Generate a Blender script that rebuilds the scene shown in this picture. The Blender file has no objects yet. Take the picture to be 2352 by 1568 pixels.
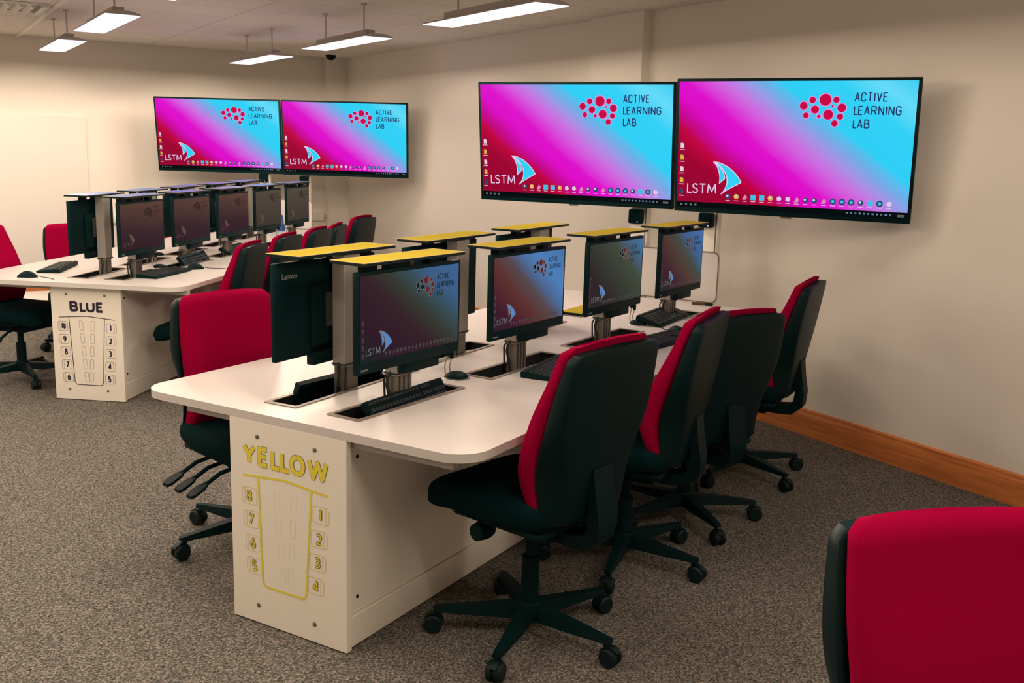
import bpy, bmesh, math, random
from mathutils import Matrix, Vector
random.seed(7)
PI = math.pi
sc = bpy.context.scene
col = sc.collection

# ------------------------------------------------------------------ camera
F_PX, PITCH, ROLL, CAM_H = 2293.24, 0.1920, 0.0293, 1.5912
cp, sp, cr, sr = math.cos(PITCH), math.sin(PITCH), math.cos(ROLL), math.sin(ROLL)
right = Vector((cr, sr * sp, sr * cp))
upv = Vector((-sr, cr * sp, cr * cp))
fwd = Vector((0, cp, -sp))
cam_data = bpy.data.cameras.new('camera')
cam_data.sensor_width = 36.0
cam_data.lens = F_PX / 2352 * 36.0
cam_data.clip_start = 0.05
cam = bpy.data.objects.new('camera', cam_data)
m = Matrix((right, upv, -fwd)).transposed().to_4x4()
m.translation = Vector((0, 0, CAM_H))
cam.matrix_world = m
col.objects.link(cam)
sc.camera = cam

# ------------------------------------------------------------------ world, exposure
world = bpy.data.worlds.new('world')
sc.world = world
world.use_nodes = True
world.node_tree.nodes['Background'].inputs[0].default_value = (0.06, 0.75, 0.66, 1)
world.node_tree.nodes['Background'].inputs[1].default_value = 0.35
sc.view_settings.view_transform = 'Standard'
sc.view_settings.look = 'None'
sc.view_settings.gamma = 1.0
sc.view_settings.exposure = 0.0
sc.view_settings.use_curve_mapping = False
LAMP_COLOR = (1.0, 0.79, 0.61)
LAMP_POWER = 19.0
LAMP_SPREAD = math.radians(180)
LOUVRE = (0.9, 4.0, 0.6)
BATWING = (0.9, 6.0, 7.0)

# ------------------------------------------------------------------ frames of reference
PSI = 0.5481                       # yaw of the right-hand wall's normal
NWALL, SWALL, HC = 4.3905, 11.045, 2.511
def W(n, s, z=0.0):
    return (n * math.cos(PSI) - s * math.sin(PSI), n * math.sin(PSI) + s * math.cos(PSI), z)
DESK = {'Y': (-0.7064, 3.0353, -0.5315), 'B': (-2.558, 5.899, -0.115)}
def D(k, u, v, z=0.0):             # u along the desk towards its displays, v to its right
    x0, y0, th = DESK[k]
    c, s = math.cos(th), math.sin(th)
    return (x0 + v * c - u * s, y0 + v * s + u * c, z)

# ------------------------------------------------------------------ materials
def lin(c):
    return tuple(((x / 255 / 12.92) if x / 255 <= 0.04045 else ((x / 255 + 0.055) / 1.055) ** 2.4) for x in c) + (1,)
MATS = {}
def mat(name, color, rough=0.5, metal=0.0, bump=None, noise=None, spec=0.5, sheen=0.0):
    mt = bpy.data.materials.new(name)
    mt.use_nodes = True
    nt = mt.node_tree
    b = nt.nodes['Principled BSDF']
    c4 = tuple(color) + ((1,) if len(color) == 3 else ())
    b.inputs['Base Color'].default_value = c4
    b.inputs['Roughness'].default_value = rough
    b.inputs['Metallic'].default_value = metal
    b.inputs['Specular IOR Level'].default_value = spec
    if sheen:
        b.inputs['Sheen Weight'].default_value = sheen
    tc = nt.nodes.new('ShaderNodeTexCoord')
    if noise:                      # (scale, amount): slight tone variation of the surface itself
        n = nt.nodes.new('ShaderNodeTexNoise'); n.inputs['Scale'].default_value = noise[0]
        n.inputs['Detail'].default_value = 4
        nt.links.new(tc.outputs['Object'], n.inputs['Vector'])
        mx = nt.nodes.new('ShaderNodeMix'); mx.data_type = 'RGBA'
        mx.inputs[6].default_value = tuple(x * (1 - noise[1]) for x in c4[:3]) + (1,)
        mx.inputs[7].default_value = tuple(min(1, x * (1 + noise[1])) for x in c4[:3]) + (1,)
        nt.links.new(n.outputs['Fac'], mx.inputs[0])
        nt.links.new(mx.outputs[2], b.inputs['Base Color'])
    if bump:
        n2 = nt.nodes.new('ShaderNodeTexNoise'); n2.inputs['Scale'].default_value = bump[0]
        n2.inputs['Detail'].default_value = 3
        nt.links.new(tc.outputs['Object'], n2.inputs['Vector'])
        bp = nt.nodes.new('ShaderNodeBump'); bp.inputs['Strength'].default_value = bump[1]
        bp.inputs['Distance'].default_value = 0.002
        nt.links.new(n2.outputs['Fac'], bp.inputs['Height'])
        nt.links.new(bp.outputs['Normal'], b.inputs['Normal'])
    MATS[name] = mt
    return mt
def emis(name, rgb255, strength=1.0):
    mt = bpy.data.materials.new(name)
    mt.use_nodes = True
    b = mt.node_tree.nodes['Principled BSDF']
    b.inputs['Base Color'].default_value = (0.001, 0.001, 0.001, 1)
    b.inputs['Roughness'].default_value = 0.4
    b.inputs['Specular IOR Level'].default_value = 0.03
    b.inputs['Emission Color'].default_value = lin(rgb255)
    b.inputs['Emission Strength'].default_value = strength
    MATS[name] = mt
    return mt

mat('wall_paint', (0.84, 0.80, 0.73), 0.75, bump=(180, 0.08), noise=(0.7, 0.02), spec=0.25)
mat('ceiling_paint', (0.80, 0.76, 0.71), 0.9)
mat('desk_white', (0.64, 0.62, 0.60), 0.38, noise=(60, 0.015), spec=0.35)
mat('panel_white', (0.88, 0.85, 0.76), 0.5, noise=(60, 0.015), spec=0.3)
mat('black_plastic', (0.001, 0.0140, 0.0160), 0.5, spec=0.10)
mat('black_shell', (0.0008, 0.0120, 0.0135), 0.45, bump=(400, 0.1), spec=0.12)
mat('black_fabric', (0.0010, 0.0140, 0.0160), 0.95, bump=(900, 0.4), spec=0.06)
mat('red_fabric', (0.27, 0.0008, 0.031), 0.9, bump=(700, 0.35), noise=(500, 0.12), spec=0.02)
mat('black_edge', (0.001, 0.0120, 0.0135), 0.5, spec=0.25)
mat('monitor_black', (0.001, 0.0160, 0.0180), 0.5, spec=0.10)
mat('aluminium', (0.36, 0.34, 0.30), 0.5, 0.2, noise=(40, 0.03))
mat('dark_aluminium', (0.20, 0.19, 0.17), 0.4, 0.6)
mat('lid_rim', (0.50, 0.44, 0.30) , 0.6)
mat('column_grey', (0.19, 0.175, 0.14), 0.5, 0.3)
mat('slot_trim', (0.25, 0.22, 0.19), 0.45, 0.4)
mat('plate_dark', (0.03, 0.035, 0.03), 0.5)
mat('steel', (0.55, 0.52, 0.48), 0.3, 0.9)
mat('yellow_laminate', (0.41, 0.325, 0.041), 0.8, noise=(80, 0.015), spec=0.0)
mat('blue_laminate', (0.05, 0.15, 0.46), 0.3, noise=(80, 0.02), spec=0.7)
mat('blue_print', (0.018, 0.012, 0.035), 0.6)
mat('thin_print', (0.30, 0.25, 0.22), 0.6)
mat('yellow_print', (0.80, 0.70, 0.06), 0.6)
mat('yellow_thin_print', (0.76, 0.68, 0.30), 0.6)
mat('print_outline', (0.16, 0.11, 0.06), 0.6)
mat('grey_print', (0.30, 0.33, 0.31), 0.6)
mat('cable_black', (0.008, 0.012, 0.012), 0.5)
mat('cable_grey', (0.35, 0.33, 0.30), 0.5)
mat('slot_black', (0.006, 0.010, 0.010), 0.8)
mat('key_black', (0.014, 0.024, 0.025), 0.45)
mat('blue_bag', (0.04, 0.14, 0.48), 0.55, bump=(60, 0.6))
mat('whiteboard', (0.76, 0.73, 0.69), 0.35, spec=0.4)
mat('lamp_housing', (0.45, 0.42, 0.40), 0.5)
mat('marker_brown', (0.05, 0.03, 0.02), 0.5)
emis('lamp_diffuser', (253, 238, 248), 1.25)

def carpet_mat():
    mt = bpy.data.materials.new('carpet'); mt.use_nodes = True
    nt = mt.node_tree; b = nt.nodes['Principled BSDF']
    b.inputs['Roughness'].default_value = 0.95
    b.inputs['Specular IOR Level'].default_value = 0.1
    tc = nt.nodes.new('ShaderNodeTexCoord')
    n1 = nt.nodes.new('ShaderNodeTexNoise'); n1.inputs['Scale'].default_value = 110; n1.inputs['Detail'].default_value = 5.0
    n1.inputs['Roughness'].default_value = 0.72
    n2 = nt.nodes.new('ShaderNodeTexNoise'); n2.inputs['Scale'].default_value = 5; n2.inputs['Detail'].default_value = 2
    for n in (n1, n2): nt.links.new(tc.outputs['Object'], n.inputs['Vector'])
    r = nt.nodes.new('ShaderNodeValToRGB')
    e = r.color_ramp.elements
    e[0].position = 0.385; e[0].color = (0.020, 0.031, 0.026, 1)
    e[1].position = 0.63; e[1].color = (0.42, 0.365, 0.325, 1)
    k = e.new(0.50); k.color = (0.135, 0.130, 0.112, 1)
    vo = nt.nodes.new('ShaderNodeTexVoronoi'); vo.inputs['Scale'].default_value = 190
    nt.links.new(tc.outputs['Object'], vo.inputs['Vector'])
    sv = nt.nodes.new('ShaderNodeSeparateColor'); nt.links.new(vo.outputs['Color'], sv.inputs[0])
    mv = nt.nodes.new('ShaderNodeMapRange'); mv.inputs[3].default_value = 0.36; mv.inputs[4].default_value = 0.64
    nt.links.new(sv.outputs[0], mv.inputs[0])
    av = nt.nodes.new('ShaderNodeMix'); av.inputs[0].default_value = 0.55
    nt.links.new(n1.outputs['Fac'], av.inputs[2]); nt.links.new(mv.outputs[0], av.inputs[3])
    nt.links.new(av.outputs[0], r.inputs[0])
    mx = nt.nodes.new('ShaderNodeMix'); mx.data_type = 'RGBA'; mx.blend_type = 'MULTIPLY'; mx.inputs[0].default_value = 0.35
    r2 = nt.nodes.new('ShaderNodeValToRGB'); r2.color_ramp.elements[0].color = (0.75, 0.75, 0.75, 1)
    nt.links.new(n2.outputs['Fac'], r2.inputs[0])
    nt.links.new(r.outputs[0], mx.inputs[6]); nt.links.new(r2.outputs[0], mx.inputs[7])
    nt.links.new(mx.outputs[2], b.inputs['Base Color'])
    bp = nt.nodes.new('ShaderNodeBump'); bp.inputs['Strength'].default_value = 0.5; bp.inputs['Distance'].default_value = 0.004
    nt.links.new(n1.outputs['Fac'], bp.inputs['Height']); nt.links.new(bp.outputs['Normal'], b.inputs['Normal'])
    MATS['carpet'] = mt
carpet_mat()

def wood_mat():
    mt = bpy.data.materials.new('skirting_wood'); mt.use_nodes = True
    nt = mt.node_tree; b = nt.nodes['Principled BSDF']; b.inputs['Roughness'].default_value = 0.45
    tc = nt.nodes.new('ShaderNodeTexCoord'); mp = nt.nodes.new('ShaderNodeMapping')
    mp.inputs['Scale'].default_value = (14, 1.6, 26)
    n = nt.nodes.new('ShaderNodeTexNoise'); n.inputs['Scale'].default_value = 2.0; n.inputs['Detail'].default_value = 5
    nt.links.new(tc.outputs['Object'], mp.inputs[0]); nt.links.new(mp.outputs[0], n.inputs['Vector'])
    r = nt.nodes.new('ShaderNodeValToRGB'); e = r.color_ramp.elements
    e[0].position = 0.3; e[0].color = (0.50, 0.16, 0.045, 1)
    e[1].position = 0.7; e[1].color = (0.80, 0.27, 0.075, 1)
    nt.links.new(n.outputs['Fac'], r.inputs[0]); nt.links.new(r.outputs[0], b.inputs['Base Color'])
    MATS['skirting_wood'] = mt
wood_mat()

def ceiling_mat():
    mt = MATS['ceiling_paint']; nt = mt.node_tree; b = nt.nodes['Principled BSDF']
    tc = nt.nodes.new('ShaderNodeTexCoord')
    br = nt.nodes.new('ShaderNodeTexBrick')
    br.offset = 0.0
    br.inputs['Scale'].default_value = 1.0
    br.inputs['Mortar Size'].default_value = 0.006
    br.inputs['Brick Width'].default_value = 1.2
    br.inputs['Row Height'].default_value = 0.6
    br.inputs['Color1'].default_value = (0.80, 0.76, 0.70, 1)
    br.inputs['Color2'].default_value = (0.77, 0.73, 0.675, 1)
    br.inputs['Mortar'].default_value = (0.55, 0.50, 0.45, 1)
    mp = nt.nodes.new('ShaderNodeMapping'); mp.inputs['Location'].default_value = (-1.06, -0.25, 0)
    mp.inputs['Rotation'].default_value = (0, 0, 0)
    nt.links.new(tc.outputs['Object'], mp.inputs[0]); nt.links.new(mp.outputs[0], br.inputs['Vector'])
    nt.links.new(br.outputs['Color'], b.inputs['Base Color'])
ceiling_mat()

def ramp_screen(name, w, h, kx, ky, stops, strength=1.0, fall=None):
    # picture shown by a screen: diagonal bands, computed in the screen's own coordinates
    mt = bpy.data.materials.new(name); mt.use_nodes = True
    nt = mt.node_tree; b = nt.nodes['Principled BSDF']
    b.inputs['Base Color'].default_value = (0.001, 0.001, 0.001, 1)
    b.inputs['Roughness'].default_value = 0.5; b.inputs['Specular IOR Level'].default_value = 0.03
    tc = nt.nodes.new('ShaderNodeTexCoord'); sx = nt.nodes.new('ShaderNodeSeparateXYZ')
    nt.links.new(tc.outputs['Object'], sx.inputs[0])
    def ma(op, a, bb):
        n = nt.nodes.new('ShaderNodeMath'); n.operation = op
        for i, x in enumerate((a, bb)):
            if isinstance(x, (int, float)): n.inputs[i].default_value = x
            else: nt.links.new(x, n.inputs[i])
        return n.outputs[0]
    X = ma('ADD', ma('DIVIDE', sx.outputs[0], w), 0.5)
    Z = ma('ADD', ma('DIVIDE', sx.outputs[2], h), 0.5)
    ns = nt.nodes.new('ShaderNodeTexNoise'); ns.inputs['Scale'].default_value = 2.2 / w
    mp = nt.nodes.new('ShaderNodeMapping'); mp.inputs['Rotation'].default_value = (0, -0.62, 0); mp.inputs['Scale'].default_value = (0.35, 1, 1.6)
    nt.links.new(tc.outputs['Object'], mp.inputs[0]); nt.links.new(mp.outputs[0], ns.inputs['Vector'])
    t = ma('ADD', ma('ADD', ma('MULTIPLY', X, kx), ma('MULTIPLY', Z, ky)), ma('MULTIPLY', ma('SUBTRACT', ns.outputs['Fac'], 0.5), 0.10))
    t = ma('DIVIDE', t, kx + ky)
    r = nt.nodes.new('ShaderNodeValToRGB'); e = r.color_ramp.elements
    e[0].position, e[0].color = stops[0][0], lin(stops[0][1])
    e[1].position, e[1].color = stops[-1][0], lin(stops[-1][1])
    for p, c in stops[1:-1]:
        k = e.new(p); k.color = lin(c)
    nt.links.new(t, r.inputs[0])
    nt.links.new(r.outputs[0], b.inputs['Emission Color'])
    b.inputs['Emission Strength'].default_value = strength
    MATS[name] = mt
    return mt
TVS = (1.206, 0.640)               # lit picture of a wall display
MOS = (0.520, 0.280)               # picture of a desk monitor
ramp_screen('display_picture', TVS[0], TVS[1], 0.75, 0.52, [(0.0, (148, 0, 48)), (0.20, (158, 0, 50)), (0.265, (192, 0, 62)), (0.31, (198, 4, 148)),
    (0.36, (222, 6, 200)), (0.42, (221, 14, 204)), (0.46, (217, 62, 214)), (0.52, (203, 110, 225)), (0.575, (160, 148, 228)), (0.62, (112, 172, 230)),
    (0.65, (88, 188, 237)), (0.675, (45, 206, 245)), (0.82, (50, 208, 246)), (0.91, (100, 219, 248)), (1.0, (60, 205, 242))])
ramp_screen('monitor_picture_near', MOS[0], MOS[1], 0.8, 0.6, [(0.0, (22, 34, 38)), (0.22, (46, 24, 38)), (0.44, (52, 32, 40)), (0.56, (52, 56, 48)), (0.68, (54, 76, 84)), (0.80, (58, 92, 132)), (1.0, (62, 98, 148))])
ramp_screen('monitor_picture_bright', MOS[0], MOS[1], 0.8, 0.6, [(0.0, (30, 30, 40)), (0.18, (66, 24, 44)), (0.38, (92, 48, 44)), (0.52, (84, 72, 78)), (0.62, (74, 104, 150)), (0.75, (76, 126, 184)), (1.0, (70, 112, 168))])
ramp_screen('monitor_picture_olive', MOS[0], MOS[1], 0.8, 0.6, [(0.0, (40, 36, 36)), (0.25, (44, 34, 38)), (0.50, (54, 60, 50)), (0.68, (62, 72, 58)), (0.85, (66, 98, 128)), (1.0, (68, 110, 158))])
ramp_screen('monitor_picture_far', MOS[0], MOS[1], 0.8, 0.6, [(0.0, (30, 36, 36)), (0.25, (62, 30, 42)), (0.48, (76, 58, 52)), (0.60, (64, 72, 66)), (0.74, (60, 94, 138)), (1.0, (66, 108, 166))])
ramp_screen('monitor_picture_maroon', MOS[0], MOS[1], 0.15, 0.9, [(0.0, (46, 26, 36)), (0.35, (52, 32, 40)), (0.8, (82, 56, 50)), (1.0, (88, 64, 54))])
ramp_screen('monitor_picture_brown', MOS[0], MOS[1], 0.15, 0.9, [(0.0, (56, 48, 44)), (0.5, (70, 60, 52)), (1.0, (80, 72, 58))])
emis('icon_white', (235, 215, 235), 0.9); emis('icon_cyan', (70, 200, 235), 0.9); emis('icon_dark', (30, 80, 110), 0.9)
emis('icon_gold', (225, 180, 80), 0.9); emis('icon_pink', (235, 140, 190), 0.9)
emis('logo_crimson', (200, 5, 68), 1.0); emis('logo_pale', (215, 150, 225), 1.0); emis('logo_navy', (38, 50, 100), 1.0)
emis('sail_cyan', (50, 208, 245), 1.0); emis('sail_white', (225, 205, 240), 1.0)
emis('taskbar_black', (2, 10, 14), 1.0)
emis('dim_black', (14, 24, 30), 1.0); emis('dim_red', (98, 34, 42), 1.0); emis('dim_grey', (108, 112, 112), 1.0)
emis('dim_blue', (85, 130, 185), 1.0); emis('dim_icon', (74, 66, 70), 1.0)
emis('faint_dark', (50, 32, 34), 1.0); emis('faint_light', (96, 72, 66), 1.0)

# ------------------------------------------------------------------ mesh helpers
class MB:
    """collects shapes and links them as ONE mesh object"""
    def __init__(self):
        self.bm = bmesh.new()
    def _mi(self, faces, mi):
        for f in faces: f.material_index = mi
    def box(self, x0, x1, y0, y1, z0, z1, mi=0, bevel=0.0, seg=2):
        bm2 = bmesh.new()
        vs = [bm2.verts.new((x, y, z)) for z in (z0, z1) for y in (y0, y1) for x in (x0, x1)]
        for q in ((0, 2, 3, 1), (4, 5, 7, 6), (0, 1, 5, 4), (2, 6, 7, 3), (0, 4, 6, 2), (1, 3, 7, 5)):
            bm2.faces.new([vs[i] for i in q])
        if bevel:
            bmesh.ops.bevel(bm2, geom=list(bm2.edges), offset=bevel, segments=seg, affect='EDGES', profile=0.5)
        return self.merge(bm2, mi)
    def merge(self, bm2, mi=0, M=None):
        if M is not None: bmesh.ops.transform(bm2, matrix=M, verts=bm2.verts)
        mp = {}
        for v in bm2.verts: mp[v] = self.bm.verts.new(v.co)
        fs = []
        for f in bm2.faces:
            try:
                g = self.bm.faces.new([mp[v] for v in f.verts]); g.material_index = mi if mi is not None else f.material_index; fs.append(g)
            except ValueError: pass
        bm2.free()
        return self
    def rings(self, rings, mi=0, cap=True, closed=True):
        bm = self.bm
        R = [[bm.verts.new(p) for p in r] for r in rings]
        n = len(R[0])
        for a, b in zip(R, R[1:]):
            for i in range(n if closed else n - 1):
                f = bm.faces.new((a[i], a[(i + 1) % n], b[(i + 1) % n], b[i])); f.material_index = mi
        if cap:
            f = bm.faces.new(R[0][::-1]); f.material_index = mi
            f = bm.faces.new(R[-1]); f.material_index = mi
        return self
    def tube(self, pts, r, n=8, mi=0):
        pts = [Vector(p) for p in pts]; rings = []
        rr = r if isinstance(r, (list, tuple)) else [r] * len(pts)
        prev = None
        for i, p in enumerate(pts):
            d = (pts[min(i + 1, len(pts) - 1)] - pts[max(i - 1, 0)]).normalized()
            a = prev if prev is not None else (Vector((0, 0, 1)) if abs(d.z) < 0.9 else Vector((1, 0, 0)))
            e1 = (a - d * a.dot(d)).normalized(); prev = e1
            e2 = d.cross(e1)
            rings.append([p + (e1 * math.cos(2 * PI * k / n) + e2 * math.sin(2 * PI * k / n)) * rr[i] for k in range(n)])
        return self.rings(rings, mi)
    def lathe(self, prof, n=20, c=(0, 0, 0), axis='z', mi=0):
        rings = []
        for r, z in prof:
            ring = []
            for k in range(n):
                a = 2 * PI * k / n
                p = (r * math.cos(a), r * math.sin(a), z)
                if axis == 'y': p = (p[0], p[2], p[1])
                if axis == 'x': p = (p[2], p[0], p[1])
                ring.append((p[0] + c[0], p[1] + c[1], p[2] + c[2]))
            rings.append(ring)
        return self.rings(rings, mi)
    def quad(self, pts, mi=0):
        f = self.bm.faces.new([self.bm.verts.new(p) for p in pts]); f.material_index = mi
        return self
    def disc(self, cx, cz, r, y, n=20, mi=0):
        return self.quad([(cx + r * math.cos(2 * PI * k / n), y, cz + r * math.sin(2 * PI * k / n)) for k in range(n)], mi)
    def bar2(self, x0, z0, x1, z1, w, y, mi=0):
        d = Vector((x1 - x0, z1 - z0)); L = d.length or 1e-6; d /= L; q = Vector((-d.y, d.x)) * w / 2
        return self.quad([(x0 + q.x, y, z0 + q.y), (x0 - q.x, y, z0 - q.y), (x1 - q.x, y, z1 - q.y), (x1 + q.x, y, z1 + q.y)], mi)
    def build(self, name, mats, parent=None, loc=(0, 0, 0), rot=(0, 0, 0), smooth=True, angle=35, fixn=True):
        if fixn: bmesh.ops.recalc_face_normals(self.bm, faces=self.bm.faces)
        me = bpy.data.meshes.new(name)
        self.bm.to_mesh(me); self.bm.free()
        for k in (mats if isinstance(mats, (list, tuple)) else [mats]): me.materials.append(MATS[k])
        if smooth:
            for p in me.polygons: p.use_smooth = True
            me.set_sharp_from_angle(angle=math.radians(angle))
        o = bpy.data.objects.new(name, me); col.objects.link(o)
        o.parent = parent; o.location = loc; o.rotation_euler = rot
        return o

def curve_bm(splines, extrude=0.0):
    """filled 2-D outlines (with holes) -> bmesh in the x/y plane"""
    cu = bpy.data.curves.new('outline', 'CURVE'); cu.dimensions = '2D'; cu.fill_mode = 'BOTH'; cu.extrude = extrude
    for pts in splines:
        s = cu.splines.new('POLY'); s.points.add(len(pts) - 1)
        for p, q in zip(s.points, pts): p.co = (q[0], q[1], 0, 1)
        s.use_cyclic_u = True
    o = bpy.data.objects.new('outline', cu)
    me = o.to_mesh(); b = bmesh.new(); b.from_mesh(me); o.to_mesh_clear()
    bpy.data.objects.remove(o); bpy.data.curves.remove(cu)
    bmesh.ops.remove_doubles(b, verts=b.verts, dist=1e-6)
    return b
def text_bm(txt, offset=0.0, shear=0.0):
    cu = bpy.data.curves.new('text', 'FONT'); cu.body = txt; cu.size = 1.0; cu.offset = offset; cu.fill_mode = 'FRONT'
    cu.resolution_u = 4; cu.shear = shear
    o = bpy.data.objects.new('text', cu)
    me = o.to_mesh(); b = bmesh.new(); b.from_mesh(me); o.to_mesh_clear()
    bpy.data.objects.remove(o); bpy.data.curves.remove(cu)
    return b
def put_text(mb, txt, x0, x1, z0, z1, y, offset=0.0, mi=0, base=None, mirror=False):
    """text fitted into a rectangle of the x/z plane facing -y; base: fit box taken from this offset"""
    b = text_bm(txt, offset)
    ref = b if base is None else text_bm(txt, base)
    xs = [v.co.x for v in ref.verts]; ys = [v.co.y for v in ref.verts]
    ax, bx, ay, by = min(xs), max(xs), min(ys), max(ys)
    if ref is not b: ref.free()
    for v in b.verts:
        X = x0 + (v.co.x - ax) / (bx - ax) * (x1 - x0); Z = z0 + (v.co.y - ay) / (by - ay) * (z1 - z0)
        v.co = Vector((X, y, Z))
    mb.merge(b, mi)

STROKES = {
 'A': [[(0, 0), (.5, 1), (1, 0)], [(.18, .30), (.82, .30)]], 'B': [[(0, 0), (0, 1), (.55, 1), (.82, .93), (.88, .77), (.80, .60), (.55, .53), (0, .53)], [(.55, .53), (.90, .44), (1, .26), (.90, .07), (.6, 0), (0, 0)]],
 'C': [[(1, .74), (.90, .92), (.70, 1), (.30, 1), (.10, .92), (0, .74), (0, .26), (.10, .08), (.30, 0), (.70, 0), (.90, .08), (1, .26)]],
 'E': [[(1, 1), (0, 1), (0, 0), (1, 0)], [(0, .52), (.85, .52)]], 'G': [[(1, .76), (.90, .92), (.70, 1), (.30, 1), (.10, .92), (0, .74), (0, .26), (.10, .08), (.30, 0), (.70, 0), (.90, .08), (1, .26), (1, .48), (.55, .48)]],
 'I': [[(.5, 0), (.5, 1)]], 'L': [[(0, 1), (0, 0), (1, 0)]], 'N': [[(0, 0), (0, 1), (1, 0), (1, 1)]], 'M': [[(0, 0), (.10, 1), (.5, .18), (.90, 1), (1, 0)]],
 'O': [[(.5, 1), (.76, .95), (.94, .76), (1, .5), (.94, .24), (.76, .05), (.5, 0), (.24, .05), (.06, .24), (0, .5), (.06, .76), (.24, .95), (.5, 1)]],
 'R': [[(0, 0), (0, 1), (.6, 1), (.90, .92), (1, .74), (.90, .56), (.6, .48), (0, .48)], [(.55, .48), (1, 0)]],
 'S': [[(.92, .86), (.72, .97), (.40, 1), (.14, .92), (.05, .76), (.16, .60), (.5, .51), (.84, .42), (.97, .25), (.86, .08), (.58, 0), (.26, .02), (.04, .13)]],
 'T': [[(0, 1), (1, 1)], [(.5, 1), (.5, 0)]], 'U': [[(0, 1), (0, .30), (.10, .09), (.32, 0), (.68, 0), (.90, .09), (1, .30), (1, 1)]],
 'V': [[(0, 1), (.5, 0), (1, 1)]], 'W': [[(0, 1), (.24, 0), (.5, .92), (.76, 0), (1, 1)]], 'Y': [[(0, 1), (.5, .45), (1, 1)], [(.5, .45), (.5, 0)]],
 '0': [[(.5, 1), (.82, .93), (1, .70), (1, .30), (.82, .07), (.5, 0), (.18, .07), (0, .30), (0, .70), (.18, .93), (.5, 1)]],
 '1': [[(.05, .78), (.55, 1), (.55, 0)]], '2': [[(.03, .86), (.25, .97), (.52, 1), (.82, .92), (.92, .73), (.82, .52), (.45, .22), (.05, 0), (1, 0)]],
 '3': [[(.06, .93), (.42, 1), (.78, .94), (.90, .75), (.78, .58), (.38, .52), (.80, .46), (.96, .27), (.84, .07), (.45, 0), (.03, .06)]],
 '4': [[(.74, 0), (.74, 1), (0, .28), (1, .28)]], '5': [[(.88, 1), (.18, 1), (.12, .56), (.45, .60), (.80, .52), (.96, .30), (.82, .08), (.45, 0), (.05, .05)]],
 '6': [[(.85, .96), (.50, .93), (.18, .70), (.04, .35), (.14, .09), (.5, 0), (.86, .09), (.96, .30), (.84, .52), (.52, .60), (.20, .52), (.05, .34)]],
 '7': [[(0, 1), (1, 1), (.30, 0)]], '8': [[(.5, 1), (.82, .93), (.90, .76), (.78, .60), (.5, .53), (.18, .43), (.04, .25), (.18, .06), (.5, 0), (.82, .06), (.96, .25), (.82, .43), (.5, .53), (.22, .60), (.10, .76), (.18, .93), (.5, 1)]],
 '9': [[(.15, .04), (.50, .07), (.82, .30), (.96, .65), (.86, .91), (.5, 1), (.14, .91), (.04, .70), (.16, .48), (.48, .40), (.80, .48), (.95, .66)]]}
WID = {'I': .12, 'M': 1.35, 'W': 1.6, 'O': 1.12, 'L': .68, 'E': .74, '1': .62, 'T': .95, 'Y': 1.0, 'S': .85}
def put_strokes(mb, txt, x0, x1, z0, z1, y, w, mi=0, gap=.36, shrink=None):
    """lettering drawn with strokes of width w, its outside fitted into the rectangle (shrink: the width the fit was made for)"""
    wf = shrink if shrink is not None else w
    X0, X1, Z0, Z1 = x0 + wf / 2, x1 - wf / 2, z0 + wf / 2, z1 - wf / 2
    ws = [WID.get(c, .95) for c in txt]; tot = sum(ws) + sum((gap * .45 if c == 'L' else gap) for c in txt[:-1])
    gw = (X1 - X0) / tot if tot > 0 else 0
    x = X0; e = 0
    for c, cw in zip(txt, ws):
        for st in STROKES[c]:
            P = [(x + p[0] * cw * gw, Z0 + p[1] * (Z1 - Z0)) for p in st]
            for p, q in zip(P, P[1:]):
                e += 1; mb.bar2(p[0], p[1], q[0], q[1], w, y - e * 2e-6, mi)
            for p in P[1:-1]:
                e += 1; mb.disc(p[0], p[1], w / 2, y - e * 2e-6, 10, mi)
        x += (cw + (gap * .45 if c == 'L' else gap)) * gw

def thing(name, label, cat, loc=(0, 0, 0), rz=0.0, group=None, rx=0.0):
    o = bpy.data.objects.new(name, None); col.objects.link(o)
    o.empty_display_size = 0.1
    o.location = loc; o.rotation_euler = (rx, 0, rz); tag(o, label, cat, group)
    return o
def tag(o, label, cat, group=None):
    o['label'] = label; o['category'] = cat
    if group: o['group'] = group
    return o
def struct(o, label=None, cat=None):
    o['kind'] = 'structure'
    if label: o['label'] = label
    if cat: o['category'] = cat
    return o
def copy_tree(o, parent=None):
    c = o.copy(); col.objects.link(c)
    if parent is not None: c.parent = parent
    for ch in list(o.children): copy_tree(ch, c)
    return c
def rrect(x0, x1, y0, y1, r, n=6):
    out = []
    for cx, cy, a0 in ((x1 - r, y1 - r, 0), (x0 + r, y1 - r, 90), (x0 + r, y0 + r, 180), (x1 - r, y0 + r, 270)):
        for k in range(n + 1):
            a = math.radians(a0 + 90 * k / n); out.append((cx + r * math.cos(a), cy + r * math.sin(a)))
    return out
def round_poly(pts, rs, n=8):
    out = []; N = len(pts)
    for i in range(N):
        p = Vector(pts[i]); a = Vector(pts[i - 1]) - p; b = Vector(pts[(i + 1) % N]) - p; r = rs[i]
        a.normalize(); b.normalize()
        half = a.angle(b) / 2; t = r / math.tan(half)
        A = p + a * t; B = p + b * t; c = p + (a + b).normalized() * (r / math.sin(half))
        a0 = math.atan2(A.y - c.y, A.x - c.x); a1 = math.atan2(B.y - c.y, B.x - c.x)
        da = (a1 - a0 + PI) % (2 * PI) - PI
        for k in range(n + 1):
            q = a0 + da * k / n; out.append((c.x + r * math.cos(q), c.y + r * math.sin(q)))
    return out

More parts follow.
